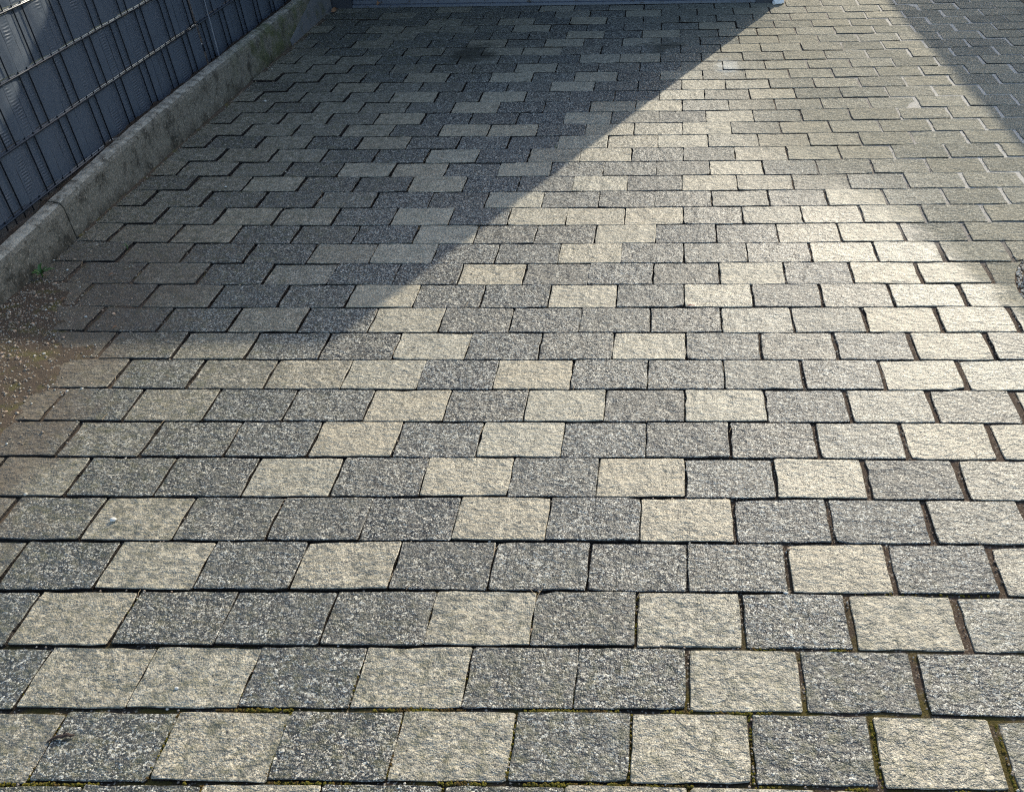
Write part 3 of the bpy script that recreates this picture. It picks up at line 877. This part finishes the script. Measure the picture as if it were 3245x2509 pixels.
# scraps of leaf litter in the angle
def leafmesh(L, W, curl, n=5):
    V = []; F = []
    for i in range(n + 1):
        t = i / n; w = W * math.sin(math.pi * min(1, t * .92 + .06)) ** .8 * (1 - .25 * t); z = curl * math.sin(math.pi * t) * L
        V += [(L * t, -w / 2, z + abs(w) * .18), (L * t, 0, z), (L * t, w / 2, z + abs(w) * .18)]
    for i in range(n):
        for j in range(2): F.append((i * 3 + j, (i + 1) * 3 + j, (i + 1) * 3 + j + 1, i * 3 + j + 1))
    return V, F
def weed(name, x, y, z, leaves, label, cat='weed'):
    e = empty(name, (x, y, z)); tag(e, label, cat); e.scale = (1.55,) * 3 if name == 'weed' else (1, 1, 1)
    m = MB(); m.tube([(0, 0, -.006), (0, 0, .004), (.001, 0, .008)], [.0018, .0015, .0010], 6); m.build('stem', M['leaf'], e, True)
    for (a, L, W, up, curl) in leaves:
        v, f = leafmesh(L, W, curl); o = mesh_obj('leaf', v, f, M['leaf'], e, True)
        o.location = (0, 0, .004); o.rotation_euler = (0, -up, a)
weed('weed', -2.405, 1.985, .004, [(R(200), .030, .012, R(8), .12), (R(165), .024, .010, R(20), .1), (R(75), .028, .011, R(62), .15), (R(110), .024, .010, R(70), .1), (R(20), .034, .012, R(14), .12), (R(350), .026, .010, R(24), .14), (R(50), .022, .009, R(35), .1), (R(280), .020, .008, R(20), .1)], 'small green weed at the foot of the nearest kerb stone')
weed('grass_tuft', -2.189, 2.205, -.002, [(R(a), .022 + .004 * (a % 3), .003, R(u_), .2) for a, u_ in ((10, 30), (60, 55), (130, 40), (190, 35), (240, 60), (320, 25))], 'tiny green tuft growing in a joint between shaded stones', 'tuft')
weed('grass_tuft', -.60, 3.18, -.002, [(R(a), .016, .003, R(u_), .2) for a, u_ in ((10, 40), (120, 50), (220, 45))], 'minute green tuft in a joint near the edge of the garage shadow', 'tuft')

def dry(x, y, L, W, rz, tilt, label, z=.003):
    v, f = leafmesh(L, W, .18); o = mesh_obj('dry_leaf', v, f, M['dry'], None, True); o.location = (x, y, z); o.rotation_euler = (tilt, -.15, rz)
    tag(o, label, 'leaf')
dry(-2.405, 5.60, .055, .030, R(70), R(50), 'brown curled leaf in the corner of kerb and garage', .012)
dry(-2.415, 5.645, .045, .028, R(20), R(-35), 'second brown leaf, upright in the corner of kerb and garage', .010)
dry(-2.12, 5.728, .070, .026, R(80), R(20), 'brown leaf on the metal sill of the garage door', .020)
dry(-1.955, 1.62, .020, .008, R(65), R(20), 'reddish leaf scrap in a joint of the shaded stones at the left', .002)
dry(-2.235, 1.80, .026, .009, R(55), R(10), 'long brown leaf scrap lying over a joint near the left edge', .003)
dry(-2.15, 1.98, .022, .009, R(40), R(10), 'brown leaf scrap right of the green weed', .003)

# twig
tw = empty('twig', (-1.29, .085, .001)); tw.scale = (.62, .8, .75); tag(tw, 'dark crooked twig lying across a joint at the lower left', 'twig')
pts = [(-.045, -.012, 0), (-.030, -.004, .004), (-.015, .001, .006), (0, .0, .0075), (.014, .006, .008), (.026, .004, .006), (.036, .008, .003)]
m = MB(); m.tube(pts, [.0022, .0038, .0045, .0052, .0050, .0040, .0018], 7); m.build('stem', M['twig'], tw)
m = MB(); m.tube([(0, 0, .006), (.006, .012, .012), (.016, .016, .013)], [.0025, .0018, .0009], 6); m.build('side_shoot', M['twig'], tw)
m = MB(); m.tube([(.012, .004, .006), (.020, -.006, .011)], [.0022, .0009], 6); m.build('side_shoot', M['twig'], tw)
# red thread
m = MB(); m.tube([(0, 0, 0), (.006, .003, .0012), (.012, .002, .0020), (.018, -.001, .0012), (.024, .001, .0006)], .0009, 5)
tag(m.build('red_scrap', M['red'], None, True, (.006, 1.764, .0012)), 'tiny red plastic scrap on the edge of a sunlit pale stone', 'scrap')
# straws lying in the joints
V = []; mm = MB()
for (x, y) in in_joint(150, -2.3, 1.2, .2, 3.2, .75):
    L = rng.uniform(.012, .045); a = R(90) + rng.normal(0, .35)
    z = rng.uniform(-.002, .0025)
    b = Vector((math.cos(a), math.sin(a), rng.uniform(-.05, .08))) * L
    mm.tube([(x, y, z), (x + b.x * .5 + rng.normal(0, .001), y + b.y * .5, z + b.z * .5 + .001), (x + b.x, y + b.y, z + b.z)], .0005, 4, False)
o = mm.build('dry_straws', M['straw']); tag(o, 'fine dry straws and needles caught in the joints', 'straw', None, 'stuff')
